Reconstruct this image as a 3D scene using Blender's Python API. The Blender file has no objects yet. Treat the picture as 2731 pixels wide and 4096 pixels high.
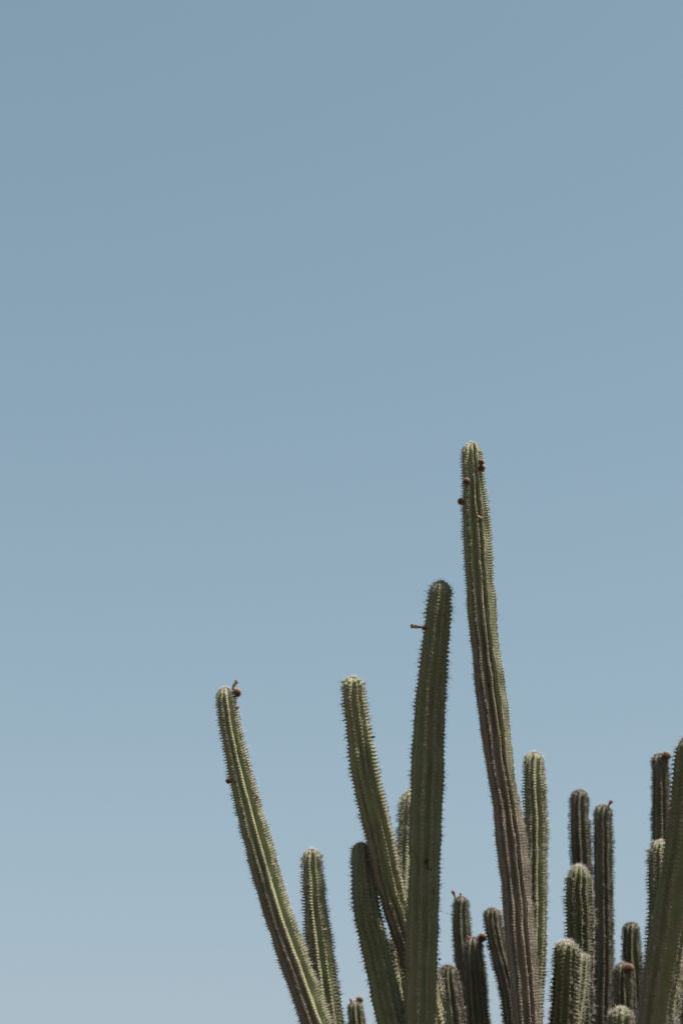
import bpy, bmesh, math, random
import numpy as np
from mathutils import Vector, Matrix

scene = bpy.context.scene
COL = scene.collection
R_ = math.radians

# ------------------------------------------------------------------ camera
CAM = Vector((0.0, 0.0, 1.62))
PITCH = R_(20.5)
LENS, SENS_H = 85.0, 36.0
PW, PH = 2731.0, 4096.0                     # size of the photograph the measurements come from
FPX = LENS / SENS_H * PH
cam_d = bpy.data.cameras.new('camera')
cam_d.sensor_fit = 'VERTICAL'
cam_d.sensor_height = SENS_H
cam_d.sensor_width = 24.0
cam_d.lens = LENS
cam_d.clip_start = 0.1
cam_d.clip_end = 20000.0
cam_d.dof.use_dof = True
cam_d.dof.focus_distance = 11.75
cam_d.dof.aperture_fstop = 2.4
cam = bpy.data.objects.new('camera', cam_d)
COL.objects.link(cam)
cam.location = CAM
cam.rotation_euler = (R_(90.0) + PITCH, 0.0, 0.0)
scene.camera = cam

# ------------------------------------------------------------------ light
SUN_EL, SUN_AZ = R_(68.0), R_(-28.0)          # high, from the right, a touch in front of the plants
sdir = Vector((math.cos(SUN_EL) * math.cos(SUN_AZ), math.cos(SUN_EL) * math.sin(SUN_AZ), math.sin(SUN_EL)))
world = bpy.data.worlds.new('World')
scene.world = world
world.use_nodes = True
wn = world.node_tree
wn.nodes.clear()
wo = wn.nodes.new('ShaderNodeOutputWorld')
wb = wn.nodes.new('ShaderNodeBackground')
sky = wn.nodes.new('ShaderNodeTexSky')
sky.sky_type = 'NISHITA'
sky.sun_disc = False
sky.sun_elevation = SUN_EL
sky.sun_rotation = R_(90.0) - SUN_AZ
sky.altitude = 100.0
sky.air_density = 1.6
sky.dust_density = 1.4
sky.ozone_density = 1.0
hs = wn.nodes.new('ShaderNodeHueSaturation')
hs.inputs['Saturation'].default_value = 1.0
hs.inputs['Value'].default_value = 1.0
wb.inputs['Strength'].default_value = 0.056
# the whole sky is graded alike towards the muted grey-cyan of the photograph
wn.links.new(sky.outputs['Color'], hs.inputs['Color'])
sep = wn.nodes.new('ShaderNodeSeparateColor')
wn.links.new(hs.outputs['Color'], sep.inputs['Color'])
comb = wn.nodes.new('ShaderNodeCombineColor')
half_g = wn.nodes.new('ShaderNodeMath'); half_g.operation = 'MULTIPLY'; half_g.inputs[1].default_value = 0.45
level = wn.nodes.new('ShaderNodeMath'); level.operation = 'MULTIPLY_ADD'; level.inputs[1].default_value = 0.55
wn.links.new(sep.outputs[1], half_g.inputs[0])
wn.links.new(sep.outputs[2], level.inputs[0]); wn.links.new(half_g.outputs[0], level.inputs[2])
def channel(own, keep, share):
    """keep x own channel + share x the sky's overall level"""
    a = wn.nodes.new('ShaderNodeMath'); a.operation = 'MULTIPLY'; a.inputs[1].default_value = keep
    b = wn.nodes.new('ShaderNodeMath'); b.operation = 'MULTIPLY_ADD'; b.inputs[1].default_value = share
    wn.links.new(sep.outputs[own], a.inputs[0])
    wn.links.new(level.outputs[0], b.inputs[0]); wn.links.new(a.outputs[0], b.inputs[2])
    wn.links.new(b.outputs[0], comb.inputs[own])
channel(0, 0.50, 0.326)
channel(1, 0.10, 0.796)
channel(2, 0.50, 0.520)
wn.links.new(comb.outputs[0], wb.inputs['Color'])
wn.links.new(wb.outputs['Background'], wo.inputs['Surface'])

sun_d = bpy.data.lights.new('sun', 'SUN')
sun_d.energy = 5.0
sun_d.angle = R_(0.53)
sun_d.color = (1.0, 0.955, 0.88)
sun = bpy.data.objects.new('sun', sun_d)
COL.objects.link(sun)
sun.location = (6, 6, 20)
sun.rotation_euler = (-sdir).to_track_quat('-Z', 'Y').to_euler()

vs = scene.view_settings
scene.display_settings.display_device = 'sRGB'
vs.view_transform = 'Standard'
vs.look = 'None'
vs.exposure = 1.0
vs.gamma = 1.0
vs.use_curve_mapping = False
scene.cycles.max_bounces = 6
scene.cycles.diffuse_bounces = 4

# ------------------------------------------------------------------ helpers
def ray(px, py):
    x = (px - PW / 2) / FPX
    y = (PH / 2 - py) / FPX
    cp, sp = math.cos(PITCH), math.sin(PITCH)
    return Vector((x, cp - y * sp, sp + y * cp))          # unit depth along the lens axis

def at(px, py, Y):
    d = ray(px, py)
    return CAM + d * (Y / d.y)

def depth(p):
    v = p - CAM
    return v.y * math.cos(PITCH) + v.z * math.sin(PITCH)

def props(o, label=None, cat=None, group=None, kind=None):
    if label: o['label'] = label
    if cat: o['category'] = cat
    if group: o['group'] = group
    if kind: o['kind'] = kind
    return o

def mesh_from(name, verts, faces, attrs=None, smooth=True, quads=None):
    """verts (n,3), faces (m,3) tris, quads (k,4)."""
    me = bpy.data.meshes.new(name)
    verts = np.asarray(verts, dtype=np.float32)
    idx, starts, tot = [], [], 0
    if quads is not None and len(quads):
        q = np.asarray(quads, dtype=np.int32)
        idx.append(q.ravel()); starts.append(np.arange(len(q)) * 4); tot = q.size
    if faces is not None and len(faces):
        f = np.asarray(faces, dtype=np.int32)
        idx.append(f.ravel()); starts.append(tot + np.arange(len(f)) * 3)
    idx = np.concatenate(idx); starts = np.concatenate(starts)
    me.vertices.add(len(verts)); me.vertices.foreach_set('co', verts.ravel())
    me.loops.add(len(idx)); me.loops.foreach_set('vertex_index', idx)
    me.polygons.add(len(starts)); me.polygons.foreach_set('loop_start', starts.astype(np.int32))
    if smooth:
        me.polygons.foreach_set('use_smooth', np.ones(len(starts), dtype=bool))
    for k, v in (attrs or {}).items():
        a = me.attributes.new(k, 'FLOAT', 'POINT')
        a.data.foreach_set('value', np.asarray(v, dtype=np.float32))
    me.update(calc_edges=True)
    me.validate()
    return me

def link(name, me, mat, parent=None):
    o = bpy.data.objects.new(name, me)
    if mat is not None and len(me.materials) == 0:
        me.materials.append(mat)
    COL.objects.link(o)
    o.parent = parent
    return o

def smoothstep(a, b, x):
    t = np.clip((x - a) / (b - a), 0, 1)
    return t * t * (3 - 2 * t)

def wobble(rng, x, freqs, amp):
    out = np.zeros_like(x)
    for f in freqs:
        out += np.sin(2 * math.pi * f * x + rng.uniform(0, 6.28)) * rng.uniform(0.5, 1.0)
    return amp * out / max(1, len(freqs)) * 1.4

# ------------------------------------------------------------------ materials
class NT:
    def __init__(self, name):
        self.m = bpy.data.materials.new(name); self.m.use_nodes = True
        self.t = self.m.node_tree; self.t.nodes.clear()
        self.out = self.n('ShaderNodeOutputMaterial')
        self.p = self.n('ShaderNodeBsdfPrincipled')
        self.l(self.p.outputs[0], self.out.inputs[0])
    def n(self, ty): return self.t.nodes.new(ty)
    def l(self, a, b): self.t.links.new(a, b)
    def attr(self, name):
        a = self.n('ShaderNodeAttribute'); a.attribute_name = name; return a.outputs['Fac']
    def coord(self, scale=(1, 1, 1)):
        c = self.n('ShaderNodeTexCoord'); mp = self.n('ShaderNodeMapping')
        mp.inputs['Scale'].default_value = scale
        self.l(c.outputs['Object'], mp.inputs['Vector']); return mp.outputs[0]
    def noise(self, scale, detail=3, rough=0.55, stretch=(1, 1, 1), lo=0.3, hi=0.7):
        nz = self.n('ShaderNodeTexNoise'); nz.inputs['Scale'].default_value = scale
        nz.inputs['Detail'].default_value = detail; nz.inputs['Roughness'].default_value = rough
        self.l(self.coord(stretch), nz.inputs['Vector'])
        mr = self.n('ShaderNodeMapRange'); mr.inputs[1].default_value = lo; mr.inputs[2].default_value = hi
        self.l(nz.outputs['Fac'], mr.inputs[0]); return mr.outputs[0]
    def math(self, op, a, b=0.0, clamp=False):
        m = self.n('ShaderNodeMath'); m.operation = op; m.use_clamp = clamp
        for i, v in enumerate((a, b)):
            if isinstance(v, (int, float)): m.inputs[i].default_value = v
            else: self.l(v, m.inputs[i])
        return m.outputs[0]
    def mix(self, f, a, b):
        m = self.n('ShaderNodeMix'); m.data_type = 'RGBA'
        for key, v in ((0, f), (6, a), (7, b)):
            if isinstance(v, (int, float)): m.inputs[key].default_value = v
            elif isinstance(v, tuple): m.inputs[key].default_value = (*v, 1.0)
            else: self.l(v, m.inputs[key])
        return m.outputs[2]
    def bump(self, h, strength, dist):
        b = self.n('ShaderNodeBump'); b.inputs['Strength'].default_value = strength
        b.inputs['Distance'].default_value = dist
        self.l(h, b.inputs['Height']); self.l(b.outputs[0], self.p.inputs['Normal'])

def stem_material():
    t = NT('cactus_skin')
    big = t.noise(3.2, 4, 0.6, (1, 1, 0.6))
    mid = t.noise(21.0, 4, 0.6, (1, 1, 0.35))
    fine = t.noise(150.0, 3, 0.6, (1, 1, 0.35), 0.25, 0.75)
    scuff = t.noise(48.0, 5, 0.7, (1, 1, 0.3), 0.58, 0.68)
    g = t.mix(big, (0.092, 0.102, 0.033), (0.152, 0.161, 0.061))
    g = t.mix(t.math('MULTIPLY', mid, 0.60), g, (0.193, 0.195, 0.092))
    g = t.mix(t.math('MULTIPLY', fine, 0.30), g, (0.082, 0.085, 0.031))
    ob = t.n('ShaderNodeObjectInfo')
    g = t.mix(t.math('MULTIPLY', ob.outputs['Random'], 0.22), g, (0.112, 0.118, 0.072))
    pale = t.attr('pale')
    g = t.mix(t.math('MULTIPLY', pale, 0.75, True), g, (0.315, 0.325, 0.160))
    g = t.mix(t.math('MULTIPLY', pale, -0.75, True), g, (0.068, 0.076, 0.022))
    blot = t.noise(9.0, 6, 0.72, (1, 1, 0.55), 0.52, 0.66)
    g = t.mix(t.math('MULTIPLY', blot, 0.45), g, (0.135, 0.115, 0.072))
    # corky bark, patchy, more on old growth; same brown paints shade on the left
    ck = t.attr('cork_shade')
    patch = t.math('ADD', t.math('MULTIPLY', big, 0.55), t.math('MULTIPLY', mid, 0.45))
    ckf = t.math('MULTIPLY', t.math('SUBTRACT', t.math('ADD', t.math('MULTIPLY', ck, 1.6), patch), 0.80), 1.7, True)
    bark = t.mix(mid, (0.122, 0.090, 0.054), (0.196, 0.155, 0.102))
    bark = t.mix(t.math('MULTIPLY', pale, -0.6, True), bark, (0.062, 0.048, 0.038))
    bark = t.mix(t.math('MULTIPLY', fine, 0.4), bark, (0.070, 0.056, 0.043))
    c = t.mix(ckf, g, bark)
    c = t.mix(t.math('MULTIPLY', scuff, t.math('ADD', t.math('MULTIPLY', ck, 0.5), 0.12)), c, (0.26, 0.25, 0.22))
    # grey felt along the rib crests, at and between the areoles
    ar = t.attr('areole'); cr = t.attr('crest')
    c = t.mix(t.math('MULTIPLY', cr, t.math('ADD', t.math('MULTIPLY', mid, 0.45), 0.10)), c, (0.215, 0.190, 0.150))
    felt = t.mix(fine, (0.36, 0.325, 0.26), (0.160, 0.115, 0.082))
    c = t.mix(t.math('MULTIPLY', ar, 0.80), c, felt)
    c = t.mix(t.math('MULTIPLY', t.attr('scar'), 0.62), c, (0.022, 0.014, 0.011))
    t.l(c, t.p.inputs['Base Color'])
    t.p.inputs['Roughness'].default_value = 0.58
    t.p.inputs['Specular IOR Level'].default_value = 0.35
    h = t.math('ADD', t.math('MULTIPLY', fine, 0.5), mid)
    wr = t.noise(95.0, 4, 0.65, (0.5, 0.5, 2.2), 0.3, 0.7)
    t.bump(t.math('ADD', h, t.math('MULTIPLY', wr, 0.8)), 0.7, 0.0028)
    return t.m

def spine_material(name, base, mid, tip):
    t = NT(name)
    r = t.n('ShaderNodeValToRGB')
    r.color_ramp.elements[0].position = 0.05; r.color_ramp.elements[0].color = (*base, 1)
    r.color_ramp.elements[1].position = 1.0; r.color_ramp.elements[1].color = (*tip, 1)
    e = r.color_ramp.elements.new(0.32); e.color = (*mid, 1)
    t.l(t.attr('tip'), r.inputs[0])
    ob = t.n('ShaderNodeObjectInfo')
    var = t.math('ADD', t.math('MULTIPLY', t.attr('tone'), 0.7), t.math('MULTIPLY', ob.outputs['Random'], 0.3))
    dark = t.mix(0.35, r.outputs[0], tuple(x * 0.6 for x in base))
    c = t.mix(var, dark, r.outputs[0])
    t.l(c, t.p.inputs['Base Color'])
    t.p.inputs['Roughness'].default_value = 0.45
    # thin spines let some light through
    tr = t.n('ShaderNodeBsdfTranslucent'); t.l(c, tr.inputs['Color'])
    ms = t.n('ShaderNodeMixShader'); ms.inputs[0].default_value = 0.25
    t.l(t.p.outputs[0], ms.inputs[1]); t.l(tr.outputs[0], ms.inputs[2]); t.l(ms.outputs[0], t.out.inputs[0])
    return t.m

def plain_material(name, a, b, scale=300.0, rough=0.7):
    t = NT(name)
    f = t.noise(scale, 3, 0.6)
    t.l(t.mix(f, a, b), t.p.inputs['Base Color'])
    t.p.inputs['Roughness'].default_value = rough
    t.bump(f, 0.5, 0.002)
    return t.m

M_STEM = stem_material()
M_SPINE = {
    'grey': spine_material('spine_grey', (0.16, 0.11, 0.082), (0.40, 0.35, 0.285), (0.54, 0.49, 0.41)),
    'red': spine_material('spine_reddish', (0.115, 0.048, 0.034), (0.37, 0.30, 0.225), (0.56, 0.50, 0.40)),
    'brown': spine_material('spine_brown', (0.062, 0.038, 0.030), (0.125, 0.092, 0.075), (0.26, 0.215, 0.175)),
    'fruit': spine_material('fruit_bristle', (0.080, 0.034, 0.020), (0.215, 0.110, 0.064), (0.42, 0.26, 0.15)),
}
M_FRUIT = plain_material('fruit_skin', (0.040, 0.018, 0.014), (0.085, 0.034, 0.022))
M_DRY = plain_material('dried_petals', (0.42, 0.275, 0.135), (0.20, 0.115, 0.058), 420.0)
M_DRYTIP = plain_material('withered_petal_ends', (0.10, 0.050, 0.026), (0.030, 0.020, 0.016), 500.0)
M_STALK = plain_material('bud_stalk', (0.115, 0.092, 0.046), (0.085, 0.055, 0.034), 350.0)
M_BUD = plain_material('bud_scales', (0.26, 0.095, 0.068), (0.15, 0.060, 0.040), 350.0)
M_BUG = plain_material('insect_shell', (0.012, 0.016, 0.014), (0.03, 0.034, 0.028), 900.0, 0.35)

# ------------------------------------------------------------------ ground
def ground():
    t = NT('dark_soil')
    a = t.noise(0.35, 5, 0.6); b = t.noise(9.0, 5, 0.65)
    c = t.mix(a, (0.085, 0.060, 0.042), (0.110, 0.080, 0.057))
    c = t.mix(t.math('MULTIPLY', b, 0.5), c, (0.060, 0.045, 0.034))
    t.l(c, t.p.inputs['Base Color']); t.p.inputs['Roughness'].default_value = 0.95
    t.bump(b, 0.6, 0.05)
    radii = [0] + [1.2 * 1.22 ** k for k in range(44)]
    seg = 72
    rng = np.random.default_rng(3)
    V = [(0, 12, 0)]; Q = []; T = []
    for i, r in enumerate(radii[1:]):
        for s in range(seg):
            an = 2 * math.pi * s / seg
            x, y = r * math.cos(an), 12 + r * math.sin(an)
            z = 0.05 * math.sin(x * 0.9) * math.cos(y * 0.7) * min(1, r / 4) + (0 if r < 60 else -0.02 * math.sin(x * 0.01))
            V.append((x, y, z if r < 500 else 0))
    for s in range(seg):
        T.append((0, 1 + s, 1 + (s + 1) % seg))
    for i in range(len(radii) - 2):
        for s in range(seg):
            p = 1 + i * seg
            Q.append((p + s, p + seg + s, p + seg + (s + 1) % seg, p + (s + 1) % seg))
    o = link('ground', mesh_from('ground', V, T, quads=Q), t.m)
    props(o, 'dark gravelly ground under the cactus stand', kind='structure')
ground()

# ------------------------------------------------------------------ spine clusters
def make_cluster(rng, n_rad, n_cen, thick, down=0.0, spread=(50, 82)):
    """One areole's spines. Local axes: x across the rib, y up the stem, z outwards. Unit length."""
    V, F, tip, tone = [], [], [], []
    def spine(d, ln, base):
        d = d / np.linalg.norm(d)
        a = np.cross(d, (0.31, 0.57, 0.76)); a /= np.linalg.norm(a)
        b = np.cross(d, a)
        k = len(V)
        rr = thick * rng.uniform(0.8, 1.25)
        for j in range(3):
            an = 2.094 * j + 0.4
            V.append(base + rr * (math.cos(an) * a + math.sin(an) * b))
        V.append(base + d * ln)
        F.extend([(k, k + 1, k + 3), (k + 1, k + 2, k + 3), (k + 2, k, k + 3)])
        tip.extend([0, 0, 0, 1]); tone.extend([rng.uniform(0, 1)] * 4)
    off = rng.uniform(0, 6.28)
    for i in range(n_rad):
        al = off + 6.283 * i / n_rad + rng.uniform(-0.3, 0.3)
        be = R_(rng.uniform(*spread))
        d = np.array([math.sin(be) * math.cos(al), math.sin(be) * math.sin(al) - down, math.cos(be)])
        spine(d, rng.uniform(0.4, 1.08), np.array([0.05 * math.cos(al), 0.05 * math.sin(al), -0.06]))
    for i in range(n_cen):
        al = rng.uniform(0, 6.28); be = R_(rng.uniform(8, 42))
        d = np.array([math.sin(be) * math.cos(al), math.sin(be) * math.sin(al) - down * 0.7, math.cos(be)])
        spine(d, rng.uniform(0.85, 1.45), np.array([0.0, 0.0, -0.06]))
    return np.array(V), np.array(F), np.array(tip, float), np.array(tone)

STYLES = {}
def style(key, mat, n_rad, n_cen, thick, down, spread=(50, 82)):
    rng = np.random.default_rng(len(STYLES) * 17 + 5)
    vs_ = [make_cluster(rng, n_rad, n_cen, thick, down, spread) for _ in range(7)]
    STYLES[key] = dict(mat=M_SPINE[mat], var=vs_, me=None)
style('star', 'red', 8, 2, 0.042, 0.18)
style('grey', 'grey', 8, 2, 0.045, 0.10)
style('short', 'grey', 6, 1, 0.066, 0.15)
style('dense', 'grey', 9, 4, 0.046, 0.0, (35, 78))
style('brown', 'brown', 11, 4, 0.056, 0.05, (35, 85))

def cluster_meshes(key):
    st = STYLES[key]
    if st['me'] is None:
        st['me'] = []
        for V, F, tp, tn in st['var']:
            me = mesh_from('spine_cluster', V, F, dict(tip=tp, tone=tn), smooth=False)
            me.materials.append(st['mat'])
            st['me'].append(me)
    return st['me']

# ------------------------------------------------------------------ a cactus column
MAXPARTS = 300
COLUMNS = {}

def column(key, label, tip, rows, Y, lean=0.0, ribs=9, depth_k=0.18, sharp=0.5, sp=0.0205, slen=0.017,
           sty='grey', near=False, bumps=0.085, bump_old=0.28, cork_shade=(0.0, 0.2), dome=1.0, rot=0.0, twist=0.06, seed=1,
           scars=(), crest_gain=1.0, shade_left=0.0, pale=0.0, skip=0.12, nod=0.0):
    rng = np.random.default_rng(seed * 101 + 7)
    # --- centre line in space: rows are (y, left edge, right edge) of the silhouette in the photograph
    ref = at(tip[0], 4096, Y)
    def place(px, py):
        y = Y
        for _ in range(6):
            p = at(px, py, y); y = Y + lean * (p.z - ref.z) + nod * max(0.0, (p.z - ref.z) / 2.2) ** 6
        return at(px, py, y)
    P = [place(*tip)]
    Rr = []
    prev = None
    for (py, l, r) in rows:
        P.append(place((l + r) / 2, py))
    for i, (py, l, r) in enumerate(rows):
        a = P[max(0, i)]; b = P[min(len(P) - 1, i + 2)]
        d = (a - b); ca = d.z / math.hypot(d.x, d.z)
        Rr.append((r - l) / 2 * depth(P[i + 1]) / FPX * ca)
    Rr = [Rr[0]] + Rr
    P = [np.array(p) for p in P]
    z_vis = at(tip[0], 4096, Y).z - 0.5
    # --- carry on down to the soil, turning upright
    d = P[-1] - P[-2]; d /= np.linalg.norm(d)
    p = P[-1].copy(); rr = Rr[-1]
    while p[2] > -0.12:
        d = d * 0.965 + np.array([0, 0, -1.0]) * 0.035; d /= np.linalg.norm(d)
        p = p + d * 0.12; rr = min(rr * 1.006, Rr[-1] * 1.15)
        P.append(p.copy()); Rr.append(rr)
    P = np.array(P); Rr = np.array(Rr)
    seg = np.r_[0, np.cumsum(np.linalg.norm(np.diff(P, axis=0), axis=1))]
    L = seg[-1]
    sd = np.arange(0, L, 0.01)
    C = np.stack([np.interp(sd, seg, P[:, i]) for i in range(3)], 1)
    RD = np.interp(sd, seg, Rr)
    k = np.exp(-0.5 * (np.arange(-14, 15) / 3.2) ** 2); k /= k.sum()
    def smooth(x):
        pad = np.r_[2 * x[0] - x[14:0:-1], x, 2 * x[-1] - x[-2:-16:-1]]
        return np.convolve(pad, k, 'valid')
    C = np.stack([smooth(C[:, i]) for i in range(3)], 1); RD = smooth(RD)
    # --- rows of the mesh
    R0 = RD[0]; Ld = R0 * dome
    vis_len = np.interp(-z_vis, -C[:, 2], sd) if C[-1, 2] < z_vis else L
    ds = sp / (4.0 if near else 3.2)
    s_dome = Ld * (1 - np.cos(np.linspace(0.06, math.pi / 2, 12)))
    s_body = np.arange(Ld + ds, vis_len, ds)
    s_low = np.arange(vis_len + 0.05, L - 0.011, 0.06)
    S = np.r_[s_dome, s_body, s_low]
    nS = len(S)
    cen = np.stack([np.interp(S, sd, C[:, i]) for i in range(3)], 1)
    rad = np.interp(S, sd, RD)
    df = np.where(S < Ld, np.sqrt(np.clip(1 - (1 - S / Ld) ** 2, 0, 1)), 1.0)
    rad = rad * (1 + wobble(rng, S, (1.7, 3.1, 5.3, 9.0), 0.022))
    # pinches where one season's growth ended and the next began
    pin = np.zeros_like(S)
    for _ in range(rng.integers(3, 7)):
        pc = rng.uniform(0.15, 2.9); pin += rng.uniform(0.02, 0.06) * np.exp(-((S - pc) / rng.uniform(0.02, 0.05)) ** 2)
    rad = rad * (1 - pin)
    r_ax = rad * df
    ell = np.r_[0, np.cumsum(np.hypot(np.diff(S), np.diff(r_ax)))] + r_ax[0]
    # axes
    tang = np.gradient(C, axis=0); tang = -tang / np.linalg.norm(tang, axis=1)[:, None]
    tg = np.stack([np.interp(S, sd, tang[:, i]) for i in range(3)], 1); tg /= np.linalg.norm(tg, axis=1)[:, None]
    X = np.array([1.0, 0, 0])
    u = X - tg * (tg @ X)[:, None]; u /= np.linalg.norm(u, axis=1)[:, None]
    v = np.cross(tg, u)
    # ribs
    m = 10 if near else 8
    th = 2 * math.pi * (np.arange(ribs) + rng.uniform(-0.17, 0.17, ribs)) / ribs + rot
    tt = (np.arange(m) - m // 2) / m
    ncol = ribs * m
    ang0 = np.zeros(ncol); tpar = np.zeros(ncol); rid = np.zeros(ncol, int)
    for i in range(ribs):
        nxt = th[(i + 1) % ribs] + (2 * math.pi if i == ribs - 1 else 0)
        prv = th[i - 1] - (2 * math.pi if i == 0 else 0)
        for j, t_ in enumerate(tt):
            a = th[i] + (t_ * (nxt - th[i]) if t_ >= 0 else t_ * (th[i] - prv))
            ang0[i * m + j] = a; tpar[i * m + j] = t_; rid[i * m + j] = i
    tw = twist * S * 6 * 0.2 + wobble(rng, S, (0.5, 1.1, 2.3), 0.05)
    # each rib wanders a little by itself
    rib_w = np.stack([wobble(rng, S, (0.8, 1.9, 3.7, 6.1), 0.078) for _ in range(ribs)], 1)
    rib_a = np.stack([wobble(rng, S, (0.6, 1.5, 4.0, 7.0), 0.042) for _ in range(ribs)], 1)
    rib_d = np.stack([wobble(rng, S, (0.4, 1.2, 2.6, 5.0), 0.34) for _ in range(ribs)], 1)
    prof = (1 - sharp) * np.cos(math.pi * tpar) ** 2 + sharp * (1 - np.abs(2 * tpar) ** 1.25)
    dk = depth_k * (0.75 + 0.45 * smoothstep(0.0, 0.35, S) - 0.25 * smoothstep(0.8, 2.2, S))
    crestness = np.clip(prof, 0, 1)
    W = (1 - np.abs(2 * tpar))                                             # 1 on the crest, 0 in the furrow
    ang = ang0[None, :] + tw[:, None] + rib_w[:, rid] * W[None, :]
    rr = rad[:, None] * (1 - dk[:, None] * (1 + rib_d[:, rid]) * (1 - crestness)[None, :] + (rib_a[:, rid] * W[None, :]))
    tipw = (1 - smoothstep(0.2 * R0, 2.2 * R0, ell))
    la = rng.uniform(0, 6.28)
    rr = rr * (1 + (tipw * rng.uniform(0.03, 0.11))[:, None] * np.cos(ang - la))
    # areoles
    spac = sp * (0.44 + 0.56 * smoothstep(0.3 * R0, 3.2 * R0, ell)) * (1 + wobble(rng, S, (0.9, 2.2), 0.10))
    ph = np.r_[0, np.cumsum(np.diff(ell) / ((spac[1:] + spac[:-1]) / 2))]
    phase = (np.arange(ribs) % 2) * 0.5 + rng.uniform(-0.14, 0.14, ribs)
    f = ph[:, None] + phase[None, rid]
    wave = np.cos(2 * math.pi * f)
    young = bump_old + (1 - bump_old) * (1 - smoothstep(0.1, 1.0, S))
    vis = (S <= vis_len).astype(float)
    bamp = bumps * young * vis * (1 + 0.8 * tipw)
    bamp = bamp * (1 + wobble(rng, S, (2.1, 4.7), 0.35))
    rr = rr + rad[:, None] * bamp[:, None] * (W[None, :] ** 2.2) * wave
    rr = rr * df[:, None]
    dirs = np.cos(ang)[:, :, None] * u[:, None, :] + np.sin(ang)[:, :, None] * v[:, None, :]
    V = cen[:, None, :] + rr[:, :, None] * dirs
    # attributes
    areole = np.clip(wave, 0, 1) ** 6 * np.clip((W[None, :] - 0.55) / 0.45, 0, 1) * vis[:, None]
    wool = (1 - smoothstep(0.35 * R0, 1.5 * R0, ell))[:, None] * (0.10 + 0.28 * W[None, :])
    areole = np.maximum(areole, wool)
    crest = np.clip((W - 0.62) / 0.38, 0, 1)[None, :] * np.ones((nS, 1)) * crest_gain
    age = np.clip(S / 2.6, 0, 1)
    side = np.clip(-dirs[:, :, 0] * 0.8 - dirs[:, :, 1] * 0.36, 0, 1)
    ck = (cork_shade[0] + cork_shade[1] * age)[:, None] + shade_left * side * smoothstep(0.25, 1.3, S)[:, None]  # cork by age, plus brown shade painted on the left and front flanks
    scar = np.zeros((nS, ncol))
    base = cen[-1].copy(); base[2] = 0.0
    base = np.array([cen[-1][0], cen[-1][1], 0.0])
    # old wounds: sunken dark spots at places given in the photograph
    for (sx, sy, rx, ry) in scars:
        c0 = np.array(at(sx, sy, Y + lean * (at(sx, sy, Y).z - ref.z)))
        rdir = np.array(ray(sx, sy).normalized())
        rel = V - np.array(CAM)
        dep = rel @ rdir
        scale = dep / FPX
        lateral = rel - dep[:, :, None] * rdir
        fx = lateral[:, :, 0] / (rx * scale); fz = lateral[:, :, 2] / (ry * scale)
        q = np.exp(-1.2 * (fx ** 2 + fz ** 2) ** 1.5)
        front = (dirs[:, :, 1] < -0.1)
        q = q * front
        scar = np.maximum(scar, np.clip(q * 1.5, 0, 1))
        V = V - dirs * (q * 0.009)[:, :, None]
    nv = nS * ncol
    G = np.arange(nv).reshape(nS, ncol)
    q = np.stack([G[:-1, :], G[1:, :], np.roll(G, -1, 1)[1:, :], np.roll(G, -1, 1)[:-1, :]], -1).reshape(-1, 4)
    top = cen[0] + tg[0] * (S[0] * 0.9)
    Vall = np.vstack([V.reshape(-1, 3), top[None, :]]) - base
    T = np.stack([np.full(ncol, nv), G[0], np.roll(G[0], -1)], 1)
    app = lambda a: np.r_[a.ravel(), a[0].mean()]
    me = mesh_from('stem', Vall, T, dict(crest=app(crest), areole=app(areole), cork_shade=app(ck), scar=app(scar), pale=np.full(nv + 1, pale)), quads=q)
    root = bpy.data.objects.new('columnar_cactus', None)
    root.empty_display_size = 0.2
    COL.objects.link(root)
    root.location = base
    props(root, label, 'cactus', 'columns of the cactus stand')
    link('stem', me, M_STEM, root)
    # --- spine clusters, one per areole
    pos, nor, up, scl = [], [], [], []
    dS = np.gradient(S) / np.hypot(np.gradient(S), np.gradient(r_ax))
    dR = np.gradient(r_ax) / np.hypot(np.gradient(S), np.gradient(r_ax))
    vmax = np.searchsorted(S, vis_len) - 1
    for i in range(ribs):
        c = i * m + m // 2
        fr = ph + phase[i]
        tgt = np.arange(math.ceil(fr[0]), math.floor(fr[vmax]) + 1)
        rows_f = np.interp(tgt, fr, np.arange(nS))
        i0 = np.clip(np.round(rows_f).astype(int), 0, nS - 1)
        for ii in i0:
            if ii > vmax: continue
            if S[ii] > 2 * R0 and rng.uniform() < skip: continue
            n = dirs[ii, c] * dS[ii] + tg[ii] * dR[ii]
            n = n + rng.normal(0, 0.16, 3)
            n /= np.linalg.norm(n)
            y = tg[ii] - n * (tg[ii] @ n); y /= (np.linalg.norm(y) + 1e-9)
            pos.append(V[ii, c]); nor.append(n); up.append(y)
            g = 0.74 + 0.26 * float(smoothstep(0, 2.4 * R0, np.array(ell[ii])))
            scl.append(slen * rng.choice((0.55, 0.8, 0.95, 1.05, 1.2, 1.4)) * rng.uniform(0.85, 1.12) * g)
    pos = np.array(pos); nor = np.array(nor); up = np.array(up); scl = np.array(scl)
    xx = np.cross(up, nor)
    var = rng.integers(0, 7, len(pos))
    M3 = np.stack([xx, up, nor], 2)                                       # columns are the local axes
    picked = np.zeros(len(pos), bool)
    if near:
        rel = pos - np.array(CAM)
        dep = rel[:, 1] * math.cos(PITCH) + rel[:, 2] * math.sin(PITCH)
        sx = PW / 2 + rel[:, 0] / dep * FPX
        sy = PH / 2 - (-rel[:, 1] * math.sin(PITCH) + rel[:, 2] * math.cos(PITCH)) / dep * FPX
        facing = -(nor * rel).sum(1) / np.linalg.norm(rel, axis=1)
        ok = (sx > 0) & (sx < PW) & (sy > 0) & (sy < PH) & (facing > -0.25)
        order = np.argsort(-np.where(ok, facing + 0.3 * scl / slen, -9))
        order = [o for o in order if ok[o]][:MAXPARTS]
        picked[order] = True
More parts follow.
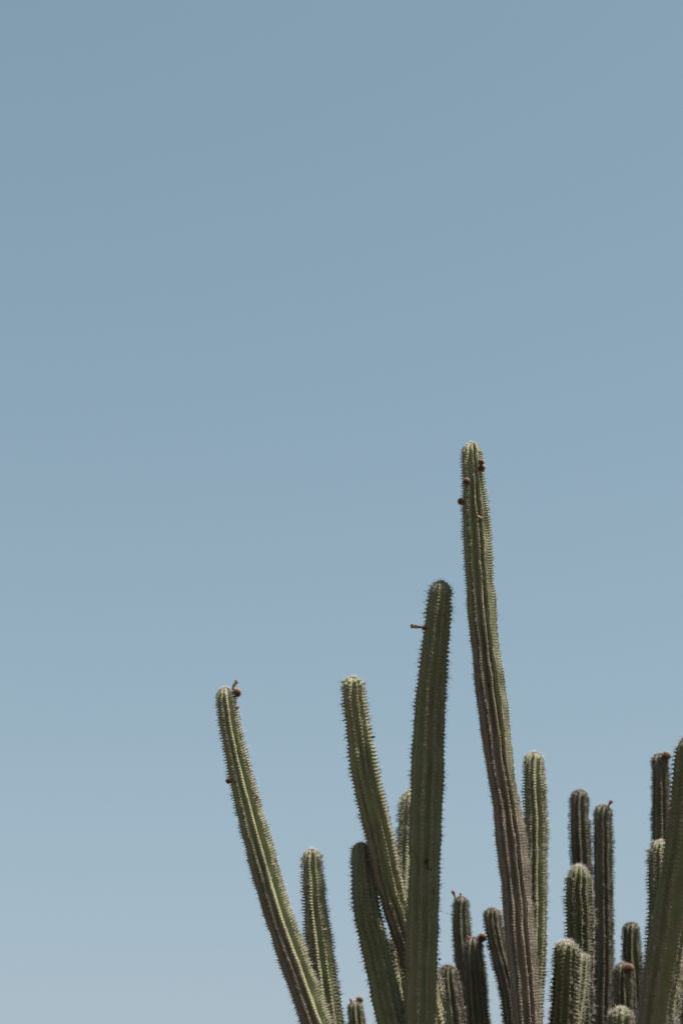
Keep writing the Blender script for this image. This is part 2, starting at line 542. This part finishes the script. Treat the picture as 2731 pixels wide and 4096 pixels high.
        mes = cluster_meshes(sty)
        for o_ in order:
            ob = bpy.data.objects.new('spine_cluster', mes[var[o_]])
            mtx = Matrix.Identity(4)
            s_ = scl[o_]
            for a in range(3):
                for b in range(3):
                    mtx[a][b] = float(M3[o_, a, b] * s_)
                mtx[a][3] = float(pos[o_, a] - base[a])
            ob.parent = root
            ob.matrix_basis = mtx
            COL.objects.link(ob)
    VV, FF, TP, TN, off = [], [], [], [], 0
    for k_ in range(7):
        sel = np.where((var == k_) & ~picked)[0]
        if len(sel) == 0: continue
        Vc, Fc, tp, tn = STYLES[sty]['var'][k_]
        w = np.einsum('nab,kb->nka', M3[sel], Vc) * scl[sel][:, None, None] + pos[sel][:, None, :] - base
        n = len(sel)
        VV.append(w.reshape(-1, 3))
        FF.append((Fc[None] + (np.arange(n) * len(Vc))[:, None, None] + off).reshape(-1, 3))
        TP.append(np.tile(tp, n)); TN.append(np.clip(np.tile(tn, n) + np.repeat(rng.uniform(-0.35, 0.35, n), len(Vc)), 0, 1))
        off += n * len(Vc)
    me2 = mesh_from('spines', np.vstack(VV), np.vstack(FF), dict(tip=np.concatenate(TP), tone=np.concatenate(TN)), smooth=False)
    so = link('spines', me2, STYLES[sty]['mat'], root)
    so['kind'] = 'stuff'
    COLUMNS[key] = dict(root=root, base=base, place=place, Y=Y, lean=lean, ref=ref, V=V, sp=sp)
    return root

def axis_y(key, px, py, near_px=14):
    """Where the skin of a column stands at that spot (or its rim, for a spot just off the edge)."""
    c = COLUMNS[key]
    rel = c['V'].reshape(-1, 3) - np.array(CAM)
    dep = rel[:, 1] * math.cos(PITCH) + rel[:, 2] * math.sin(PITCH)
    sx = PW / 2 + rel[:, 0] / dep * FPX
    sy = PH / 2 - (-rel[:, 1] * math.sin(PITCH) + rel[:, 2] * math.cos(PITCH)) / dep * FPX
    d2 = (sx - px) ** 2 + (sy - py) ** 2
    k = max(near_px ** 2, d2.min() * 1.3)
    sel = d2 <= k
    y = rel[sel, 1]
    y0 = y.min() if (d2[sel].min() < 6 ** 2) else np.median(y)
    return at(px, py, y0)

# ------------------------------------------------------------------ fruit, buds, dried flowers (parts of a column)
def lathe(pts, radii, seg=9, rng=None, rough=0.0):
    pts = np.array(pts, float); n = len(pts)
    t = np.gradient(pts, axis=0); t /= np.linalg.norm(t, axis=1)[:, None]
    a = np.cross(t, np.array([0.2, 1.0, 0.1])); a /= np.linalg.norm(a, axis=1)[:, None]
    b = np.cross(t, a)
    V = []
    for i in range(n):
        for s in range(seg):
            an = 6.2832 * s / seg
            r = radii[i] * (1 + (rng.uniform(-rough, rough) if rng is not None else 0))
            V.append(pts[i] + r * (math.cos(an) * a[i] + math.sin(an) * b[i]))
    Q = [(i * seg + s, i * seg + (s + 1) % seg, (i + 1) * seg + (s + 1) % seg, (i + 1) * seg + s)
         for i in range(n - 1) for s in range(seg)]
    V += [pts[0], pts[-1]]
    k = len(V) - 2
    T = [(k, (s + 1) % seg, s) for s in range(seg)] + [(k + 1, (n - 1) * seg + s, (n - 1) * seg + (s + 1) % seg) for s in range(seg)]
    return np.array(V), Q, T

def fruit(key, px, py, rpx, front=0.0, sq=1.0, label=None, seed=0, bright=1.0, n=420):
    """A round fruit packed with bristles; front = metres towards the camera from the column's axis."""
    c = COLUMNS[key]; root = c['root']; rng = np.random.default_rng(seed * 31 + int(px))
    p = axis_y(key, px, py)
    p = at(px, py, p.y - front)
    r = rpx * depth(p) / FPX
    o = np.array(p) - c['base']
    # body: a lumpy ball with small humps
    nu, nv_ = 18, 11
    V = []
    for i in range(nv_ + 1):
        th = math.pi * i / nv_
        for j in range(nu):
            an = 6.2832 * (j + 0.5 * (i % 2)) / nu
            rr = r * 0.74 * (1 + rng.uniform(-0.07, 0.07))
            V.append(o + rr * np.array([math.sin(th) * math.cos(an) * sq, math.sin(th) * math.sin(an), math.cos(th)]))
    Q = [(i * nu + j, (i + 1) * nu + j, (i + 1) * nu + (j + 1) % nu, i * nu + (j + 1) % nu) for i in range(nv_) for j in range(nu)]
    body = link('fruit', mesh_from('fruit', np.array(V), None, quads=Q), M_FRUIT, root)
    if label: body['label'] = label
    # bristles
    BV, BF, tp, tn = [], [], [], []
    for i in range(n):
        z = 1 - 2 * (i + 0.5) / n; an = i * 2.39996
        d = np.array([math.sqrt(1 - z * z) * math.cos(an), math.sqrt(1 - z * z) * math.sin(an), z]) + rng.normal(0, 0.22, 3)
        d /= np.linalg.norm(d)
        st = o + d * r * 0.68 * np.array([sq, 1, 1])
        ln = r * rng.uniform(0.40, 0.78)
        dd = d + rng.normal(0, 0.35, 3); dd /= np.linalg.norm(dd)
        a = np.cross(dd, (0.3, 0.5, 0.8)); a /= np.linalg.norm(a); b = np.cross(dd, a)
        k = len(BV); w = r * 0.055
        for j in range(3):
            BV.append(st + w * (math.cos(2.094 * j) * a + math.sin(2.094 * j) * b))
        BV.append(st + dd * ln)
        BF += [(k, k + 1, k + 3), (k + 1, k + 2, k + 3), (k + 2, k, k + 3)]
        tp += [0.1, 0.1, 0.1, 1]; tn += [min(1, bright * rng.uniform(0.4, 1))] * 4
    b = link('bristles', mesh_from('bristles', np.array(BV), np.array(BF), dict(tip=tp, tone=tn), smooth=False), M_SPINE['fruit'], body)
    b['kind'] = 'stuff'
    return body

def bud(key, p0, p1, rpx, front=0.0, bulb=1.9, parent=None, dried=False, label=None, bend=0.0, seed=0):
    """A slender stalk from p0 to p1 (photo pixels) ending in a bud, or in withered petals."""
    c = COLUMNS[key]; rng = np.random.default_rng(int(p0[0]) + seed)
    a = axis_y(key, *p0); a = at(p0[0], p0[1], a.y - front); b = at(p1[0], p1[1], a.y - 0.004)
    k = depth(a) / FPX * rpx
    A, B = np.array(a) - c['base'], np.array(b) - c['base']
    side = np.array([1.0, 0, 0.3]) * bend * np.linalg.norm(B - A)
    ts = np.linspace(0, 1, 12)
    pts = [A + (B - A) * t + side * math.sin(math.pi * t) for t in ts]
    root = c['root']
    if not dried:
        prof = [1.15, 1.0, 0.92, 0.9, 0.9, 0.95, 1.05, 1.2, 1.35, 1.5, 1.6, 1.6]
        V, Q, T = lathe(pts, [k * x for x in prof], 10, rng, 0.05)
        st = link('flower_bud', mesh_from('flower_bud', V, T, quads=Q), M_STALK, root)
        # the scaly swollen end
        d = (pts[-1] - pts[-2]); d /= np.linalg.norm(d)
        e = [pts[-1] + d * k * x for x in np.linspace(-2.4, 2.6, 9)]
        pr = [1.5, 1.75, 1.95, 2.05, 2.0, 1.85, 1.5, 1.0, 0.3]
        V, Q, T = lathe(e, [k * x * bulb / 1.9 for x in pr], 10, rng, 0.09)
        link('bud_head', mesh_from('bud_head', V, T, quads=Q), M_BUD, st)
    else:
        prof = [0.95, 0.9, 0.9, 0.95, 1.05, 1.15, 1.25, 1.3, 1.35, 1.3, 1.35, 1.4]
        V, Q, T = lathe(pts, [k * x for x in prof], 10, rng, 0.14)
        st = link('dried_flower', mesh_from('dried_flower', V, T, quads=Q), M_DRY, root)
        d = (pts[-1] - pts[-3]); d /= np.linalg.norm(d)
        e1 = np.cross(d, (0.1, 1.0, 0.2)); e1 /= np.linalg.norm(e1); e2 = np.cross(d, e1)
        # curled petal ends, each a small folded blade
        PV, PF = [], []
        for i in range(11):
            an = 6.2832 * i / 11 + rng.uniform(-0.2, 0.2)
            o_ = math.cos(an) * e1 + math.sin(an) * e2; tq = -math.sin(an) * e1 + math.cos(an) * e2
            s0 = pts[-1] - d * k * 1.2 + o_ * k * 1.1
            ln = k * rng.uniform(1.6, 2.9); fl = rng.uniform(0.1, 0.8)
            w = k * rng.uniform(0.4, 0.65)
            kk = len(PV)
            mid_ = s0 + d * ln * 0.6 + o_ * ln * fl * 0.5
            end = s0 + d * ln + o_ * ln * (fl * 0.6 - 0.35)
            for q_ in (s0 - tq * w * 0.6, s0 + tq * w * 0.6, mid_ - tq * w, mid_ + tq * w, end, mid_ + o_ * k * 0.35 - d * k * 0.1):
                PV.append(q_)
            PF += [(kk, kk + 1, kk + 5), (kk, kk + 5, kk + 2), (kk + 1, kk + 3, kk + 5), (kk + 2, kk + 5, kk + 4), (kk + 3, kk + 4, kk + 5),
                   (kk, kk + 2, kk + 1), (kk + 1, kk + 2, kk + 3), (kk + 2, kk + 4, kk + 3)]
        link('withered_petals', mesh_from('withered_petals', np.array(PV), np.array(PF), smooth=False), M_DRYTIP, st)
    if label: st['label'] = label
    return st

# ================================================================== THE COLUMNS
# ---- the near clump
column('A', 'leftmost tall column leaning left, bristly fruit and dried flower on its tip', (900, 2752),
       [(2810, 868, 943), (2841, 870, 951), (2918, 881, 963), (2994, 895, 982), (3071, 909, 1003), (3147, 924, 1024),
        (3224, 940, 1045), (3301, 957, 1068), (3377, 978, 1091), (3454, 995, 1114), (3549, 1022, 1138), (3673, 1059, 1178),
        (3790, 1096, 1222), (3896, 1130, 1260), (3981, 1165, 1293), (4096, 1200, 1333)],
       11.50, 0.02, ribs=11, depth_k=0.31, sharp=0.65, slen=0.0165, sty='grey', near=True, rot=0.15, seed=1, cork_shade=(0.0, 0.10), shade_left=0.75, pale=0.55, dome=1.2, sp=0.0132, bumps=0.12)
column('B', 'short column half hidden behind the leftmost leaning one, spiny rounded top', (1246, 3398),
       [(3455, 1211, 1284), (3537, 1209, 1298), (3639, 1214, 1309), (3741, 1219, 1324), (3809, 1224, 1336), (3911, 1236, 1348),
        (4013, 1252, 1366), (4096, 1264, 1376)],
       11.68, 0.03, ribs=11, depth_k=0.3, sharp=0.7, slen=0.0172, sty='grey', near=True, rot=0.4, seed=2, cork_shade=(0.02, 0.15), shade_left=0.7, pale=0.3, dome=1.15, sp=0.0148, bumps=0.13)
column('C', 'stout dark green shaded column leaning left, its top tucked behind the lit leaning one', (1446, 3374),
       [(3440, 1405, 1490), (3504, 1402, 1500), (3571, 1405, 1509), (3639, 1413, 1521), (3707, 1424, 1536), (3809, 1447, 1563),
        (3911, 1468, 1592), (4013, 1487, 1612), (4096, 1508, 1632)],
       11.70, 0.16, ribs=9, depth_k=0.19, sharp=0.3, slen=0.0205, sty='star', near=True, rot=0.1, seed=3, cork_shade=(0.06, 0.20), dome=0.85, crest_gain=0.8, pale=-0.4)
column('D', 'sunlit green column leaning left just beside the wide dark middle one', (1411, 2709),
       [(2765, 1371, 1455), (2822, 1371, 1468), (2880, 1380, 1474), (2956, 1387, 1489), (3033, 1392, 1505), (3109, 1407, 1518),
        (3186, 1422, 1539), (3262, 1438, 1554), (3339, 1461, 1574), (3415, 1476, 1591), (3504, 1492, 1607), (3605, 1520, 1632),
        (3707, 1553, 1665), (3809, 1590, 1704), (4096, 1660, 1780)],
       11.86, -0.12, ribs=10, depth_k=0.31, sharp=0.7, slen=0.0195, sty='star', near=True, rot=-0.05, seed=4, cork_shade=(0.0, 0.05), shade_left=0.65, pale=0.5, dome=1.0, sp=0.0175, bumps=0.12)
column('E', 'wide dark green shaded middle column, dried flower sticking out on its left', (1763, 2324),
       [(2370, 1719, 1803), (2422, 1705, 1805), (2480, 1699, 1803), (2556, 1689, 1797), (2633, 1680, 1791), (2709, 1671, 1787),
        (2786, 1661, 1784), (2862, 1657, 1780), (2939, 1650, 1776), (3015, 1642, 1777), (3092, 1640, 1777), (3186, 1641, 1771),
        (3262, 1635, 1766), (3339, 1633, 1766), (3415, 1633, 1763), (3504, 1633, 1760), (3605, 1626, 1758), (3707, 1622, 1753),
        (3809, 1620, 1750), (3911, 1617, 1748), (4013, 1617, 1745), (4096, 1614, 1744)],
       11.62, -0.08, ribs=9, depth_k=0.26, sharp=0.25, slen=0.0205, sty='star', near=True, rot=0.2, twist=0.03, seed=5, cork_shade=(-0.05, 0.06),
       shade_left=0.35, dome=1.1, crest_gain=0.6, scars=((1704, 3447, 9, 11), (1708, 3470, 6, 8), (1737, 3568, 5, 9), (1722, 3478, 5, 6)), pale=-0.3, nod=-0.07, bumps=0.08)
column('F', 'tallest column with brown fruits near its tip and corky brown lower stem', (1886, 1771),
       [(1826, 1847, 1925), (1843, 1845, 1927), (1891, 1848, 1930), (1955, 1852, 1940), (2019, 1850, 1950), (2083, 1849, 1958),
        (2146, 1849, 1963), (2210, 1853, 1968), (2287, 1858, 1969), (2326, 1865, 1971), (2403, 1869, 1983), (2480, 1871, 1986),
        (2537, 1880, 1990), (2613, 1889, 1999), (2709, 1893, 2018), (2786, 1902, 2025), (2862, 1915, 2033), (2939, 1923, 2042),
        (3015, 1937, 2048), (3092, 1946, 2058), (3154, 1961, 2065), (3231, 1970, 2081), (3307, 1976, 2096), (3402, 1987, 2108),
        (3504, 2000, 2117), (3605, 2009, 2126), (3707, 2014, 2135), (3809, 2026, 2143), (3911, 2037, 2151), (4013, 2046, 2158), (4096, 2053, 2162)],
       11.43, -0.035, ribs=11, depth_k=0.37, sharp=0.75, sp=0.0138, slen=0.0135, sty='short', near=True, rot=0.05, seed=6, cork_shade=(-0.10, 0.75),
       shade_left=0.5, bump_old=0.22, crest_gain=1.2, scars=((1953, 2741, 5, 6), (1902, 2700, 3, 40)), pale=0.4, dome=1.2, bumps=0.13)
column('G', 'green column close behind the right side of the tallest one, furry with spines', (2134, 3011),
       [(3065, 2096, 2173), (3129, 2092, 2179), (3205, 2095, 2184), (3307, 2095, 2190), (3384, 2094, 2188), (3500, 2092, 2187),
        (3640, 2094, 2187), (3809, 2094, 2183), (3911, 2090, 2176), (4013, 2084, 2170), (4096, 2080, 2168)],
       11.66, 0.03, ribs=11, depth_k=0.3, sharp=0.6, sp=0.0145, slen=0.019, sty='grey', near=True, rot=0.1, seed=7, bumps=0.1, bump_old=0.8, dome=1.15, pale=0.4, cork_shade=(0.05, 0.2))
column('H', 'wide dark green column leaning right at the right edge of the picture', (2764, 2938),
       [(3005, 2699, 2812), (3036, 2693, 2812), (3138, 2686, 2812), (3240, 2677, 2808), (3342, 2663, 2798), (3444, 2646, 2784),
        (3546, 2629, 2770), (3640, 2614, 2757), (3740, 2596, 2740), (3842, 2579, 2722), (3943, 2562, 2704), (4096, 2541, 2681)],
       11.28, -0.24, ribs=9, depth_k=0.19, sharp=0.3, slen=0.02, sty='star', near=True, rot=0.25, seed=8, cork_shade=(0.05, 0.1), shade_left=0.35, dome=1.2, crest_gain=0.7, pale=-0.55)
column('BB', 'spiny green column tucked against the left side of the right edge column', (2638, 3366),
       [(3425, 2597, 2684), (3469, 2593, 2688), (3546, 2591, 2690), (3639, 2590, 2690), (3740, 2587, 2686), (3850, 2579, 2676), (3960, 2566, 2662), (4096, 2545, 2640)],
       11.62, 0.0, ribs=11, depth_k=0.26, sharp=0.55, sp=0.0165, slen=0.0175, sty='dense', near=True, rot=0.1, seed=9, bumps=0.1, bump_old=0.8, dome=1.1, pale=-0.3)
column('S', 'medium spiny column standing in front of the twin thin brown columns', (2312, 3464),
       [(3525, 2264, 2356), (3571, 2261, 2361), (3639, 2263, 2366), (3740, 2264, 2366), (3850, 2265, 2366), (3960, 2266, 2366), (4096, 2268, 2366)],
       12.25, -0.15, ribs=11, depth_k=0.26, sharp=0.55, sp=0.017, slen=0.018, sty='dense', near=True, rot=0.25, seed=10, bumps=0.1, bump_old=0.7, dome=1.15, pale=-0.6, cork_shade=(0.08, 0.15))
column('V', 'low blunt column with a grey spiny crown, right of the tallest one', (2265, 3764),
       [(3825, 2216, 2313), (3876, 2212, 2312), (3977, 2205, 2309), (4096, 2197, 2304)],
       11.75, -0.25, ribs=11, depth_k=0.26, sharp=0.55, sp=0.0205, slen=0.018, sty='dense', near=True, rot=0.3, seed=11, bumps=0.1, bump_old=0.7, dome=1.05, pale=-0.8, cork_shade=(0.08, 0.1))
column('W', 'small pale green sunlit column peeking out behind the low blunt one', (2327, 3817),
       [(3862, 2296, 2354), (3911, 2294, 2353), (3977, 2288, 2347), (4096, 2268, 2326)],
       11.95, 0.10, ribs=9, depth_k=0.26, sharp=0.55, sp=0.0175, slen=0.016, sty='dense', near=True, rot=0.1, seed=12, bumps=0.1, bump_old=0.9, pale=0.15, dome=0.9)
column('U', 'spiny rounded tip just showing at the bottom edge near the right edge column', (2482, 4030),
       [(4092, 2437, 2528), (4096, 2437, 2528), (4180, 2432, 2530)],
       11.45, -0.12, ribs=10, depth_k=0.26, sharp=0.55, sp=0.0185, slen=0.019, sty='dense', near=True, rot=0.2, seed=13, bumps=0.1, bump_old=0.8, dome=1.1, pale=-0.4)
column('HH', 'sunlit spiny column behind the lower right side of the right edge column', (2690, 3772),
       [(3825, 2655, 2728), (3868, 2652, 2727), (3960, 2646, 2720), (4096, 2632, 2709)],
       11.42, 0.06, ribs=9, depth_k=0.2, sharp=0.4, sp=0.019, slen=0.020, sty='dense', near=False, rot=0.1, seed=14, bumps=0.05, bump_old=0.8, pale=-0.1)
column('K', 'bright spiny column leaning out from behind the wide dark middle column, bottom edge', (1694, 3800),
       [(3850, 1668, 1742), (3911, 1682, 1756), (4013, 1712, 1786), (4096, 1738, 1814)],
       11.92, 0.03, ribs=9, depth_k=0.26, sharp=0.55, sp=0.0195, slen=0.019, sty='dense', near=True, rot=0.0, seed=15, bumps=0.1, bump_old=0.8, pale=0.4, dome=1.2)
column('J', 'sunlit pale column glimpsed in the gap between the two leaning columns, bottom', (1586, 3748),
       [(3800, 1556, 1622), (3860, 1558, 1626), (3960, 1572, 1642), (4096, 1598, 1668)],
       12.05, 0.08, ribs=9, depth_k=0.2, sharp=0.4, sp=0.019, slen=0.020, sty='dense', near=False, rot=0.2, seed=16, bumps=0.1, bump_old=0.8, pale=0.4)
column('I', 'pale sunlit column half hidden behind the left side of the wide dark middle one', (1640, 3168),
       [(3222, 1602, 1690), (3262, 1597, 1690), (3339, 1590, 1684), (3415, 1586, 1680), (3549, 1578, 1672), (3707, 1572, 1664), (3850, 1572, 1662), (4096, 1572, 1660)],
       12.55, 0.10, ribs=10, depth_k=0.2, sharp=0.45, sp=0.015, slen=0.020, sty='dense', near=False, rot=0.1, seed=17, bumps=0.1, bump_old=0.9, pale=0.5)
# ---- the far clump, a little out of focus
FAR = dict(ribs=10, depth_k=0.29, sharp=0.6, sp=0.0175, slen=0.0175, sty='brown', bumps=0.07, bump_old=0.7, cork_shade=(0.36, 0.15), pale=-1.0, lean=-0.08, skip=0.03)
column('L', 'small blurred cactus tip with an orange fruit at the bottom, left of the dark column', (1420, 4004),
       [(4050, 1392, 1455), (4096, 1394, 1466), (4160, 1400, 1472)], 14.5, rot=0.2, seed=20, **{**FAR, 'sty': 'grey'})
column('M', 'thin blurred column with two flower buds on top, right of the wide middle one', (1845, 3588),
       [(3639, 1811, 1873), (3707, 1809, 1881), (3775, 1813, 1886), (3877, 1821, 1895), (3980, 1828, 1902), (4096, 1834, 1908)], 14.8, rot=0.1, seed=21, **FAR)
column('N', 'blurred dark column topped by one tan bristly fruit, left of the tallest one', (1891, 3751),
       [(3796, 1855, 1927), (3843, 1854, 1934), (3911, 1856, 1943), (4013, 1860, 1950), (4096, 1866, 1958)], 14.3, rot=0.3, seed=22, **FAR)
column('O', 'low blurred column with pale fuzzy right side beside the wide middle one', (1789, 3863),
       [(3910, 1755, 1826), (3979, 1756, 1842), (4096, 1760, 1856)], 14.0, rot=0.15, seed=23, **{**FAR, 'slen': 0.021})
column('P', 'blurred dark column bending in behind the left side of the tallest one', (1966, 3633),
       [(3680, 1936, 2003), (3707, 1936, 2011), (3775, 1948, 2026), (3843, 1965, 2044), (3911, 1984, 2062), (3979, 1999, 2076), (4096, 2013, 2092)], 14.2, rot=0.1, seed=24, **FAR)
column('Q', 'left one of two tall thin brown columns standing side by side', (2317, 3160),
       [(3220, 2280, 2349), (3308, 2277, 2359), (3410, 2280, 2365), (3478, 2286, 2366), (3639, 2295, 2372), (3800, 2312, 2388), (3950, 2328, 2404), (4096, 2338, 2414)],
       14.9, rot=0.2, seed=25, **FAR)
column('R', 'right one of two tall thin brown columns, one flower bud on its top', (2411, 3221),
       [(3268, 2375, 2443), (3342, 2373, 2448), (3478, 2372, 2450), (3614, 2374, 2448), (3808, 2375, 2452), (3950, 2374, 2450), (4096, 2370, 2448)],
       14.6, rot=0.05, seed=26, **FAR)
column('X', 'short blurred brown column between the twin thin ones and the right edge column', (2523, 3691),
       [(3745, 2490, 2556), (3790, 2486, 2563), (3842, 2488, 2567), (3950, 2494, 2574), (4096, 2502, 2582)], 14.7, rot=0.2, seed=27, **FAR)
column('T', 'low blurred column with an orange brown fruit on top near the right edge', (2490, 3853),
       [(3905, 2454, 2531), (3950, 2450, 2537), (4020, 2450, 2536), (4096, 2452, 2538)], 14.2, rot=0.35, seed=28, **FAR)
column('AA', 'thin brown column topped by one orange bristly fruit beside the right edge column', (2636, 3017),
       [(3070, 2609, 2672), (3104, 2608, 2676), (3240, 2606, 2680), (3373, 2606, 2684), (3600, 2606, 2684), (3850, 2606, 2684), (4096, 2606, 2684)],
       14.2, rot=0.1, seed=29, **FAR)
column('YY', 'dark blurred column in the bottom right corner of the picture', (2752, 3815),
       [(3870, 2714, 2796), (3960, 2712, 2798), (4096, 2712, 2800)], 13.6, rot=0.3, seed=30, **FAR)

# ---- fruit and flowers
fruit('F', 1923, 1848, 12, 0.004, seed=1)
fruit('F', 1926, 1871, 13.5, 0.004, seed=2)
fruit('F', 1864, 1925, 13, 0.004, seed=3)
fruit('F', 1842, 2006, 13, 0.004, seed=4)
bud('F', (1926, 2073), (1905, 2064), 4.2, 0.002, dried=True, label='small dry tan flower clinging to a rib', seed=2)
fruit('A', 947, 2771, 17.5, 0.024, seed=5, bright=1.2, n=560)
bud('A', (930, 2760), (946, 2727), 4.6, 0.026, dried=True, bend=-0.08, label='thin dried flower rising above the fruit')
fruit('A', 915, 3123, 12, 0.004, seed=6)
bud('A', (941, 2836), (952, 2830), 3.0, 0.002, bulb=1.3)
bud('A', (1022, 3196), (1029, 3188), 3.0, 0.002, bulb=1.4)
bud('D', (1474, 2916), (1481, 2914), 2.2, 0.002, bulb=1.3)
bud('D', (1486, 2952), (1494, 2948), 2.8, 0.002, bulb=1.4)
fruit('E', 1696, 2511, 9.5, 0.004, seed=7, n=260)
bud('E', (1690, 2510), (1646, 2505), 5.2, 0.002, dried=True, label='tan dried flower sticking straight out')
bud('E', (1804, 2376), (1810, 2374), 1.8, 0.002, bulb=1.4)
bud('E', (1752, 3837), (1758, 3837), 2.6, 0.002, bulb=1.5)
bud('H', (2694, 3255), (2676, 3243), 4.2, 0.002, bulb=1.5)
fruit('L', 1438, 3999, 14, 0.004, seed=8, bright=1.5, label='bright orange bristly fruit')
bud('L', (1408, 4018), (1402, 3999), 3.2, 0.002, bulb=1.2)
bud('M', (1824, 3604), (1811, 3567), 3.6, 0.002, bulb=2.0)
bud('M', (1838, 3592), (1841, 3575), 2.2, 0.002, bulb=1.9)
fruit('N', 1926, 3750, 18, 0.004, seed=9, bright=1.3)
bud('N', (1871, 3760), (1870, 3748), 2.8, 0.002, bulb=1.5)
bud('R', (2423, 3238), (2442, 3206), 3.6, 0.002, bulb=2.0)
fruit('AA', 2663, 3024, 18, 0.004, seed=10, bright=1.4)
fruit('T', 2512, 3872, 17, 0.004, sq=1.35, seed=11, bright=1.4)

# ------------------------------------------------------------------ two tiny insects in the air
def insect(px, py, Y, ln, rot, label):
    p = at(px, py, Y)
    root = bpy.data.objects.new('flying_insect', None); COL.objects.link(root)
    root.location = p; root.rotation_euler = (0, 0, rot)
    props(root, label, 'insect', 'insects in the air')
    x = np.linspace(-0.5, 0.5, 9)
    pts = [np.array([t * ln, 0, -0.12 * ln * abs(t)]) for t in x]
    pr = np.array([0.03, 0.12, 0.17, 0.18, 0.12, 0.17, 0.16, 0.11, 0.03]) * ln
    V, Q, T = lathe(pts, pr, 8)
    link('body', mesh_from('body', V, T, quads=Q), M_BUG, root)
    for s in (-1, 1):
        W = np.array([(0.08, 0, 0.12), (-0.1, 0.25 * s, 0.28), (-0.45, 0.55 * s, 0.38), (-0.6, 0.42 * s, 0.34), (-0.3, 0.12 * s, 0.2),
                      (-0.2, 0.3 * s, 0.27)]) * ln
        F = [(0, 1, 5), (1, 2, 5), (2, 3, 5), (3, 4, 5), (4, 0, 5)]
        link('wing', mesh_from('wing', W, F), M_BUG, root)
insect(1789, 3655, 11.6, 0.0085, 0.5, 'tiny dark insect hovering just right of the wide dark middle column')
insect(946, 2746.5, 11.5, 0.006, -0.4, 'tiny dark insect hovering above the fruit on the leftmost column')
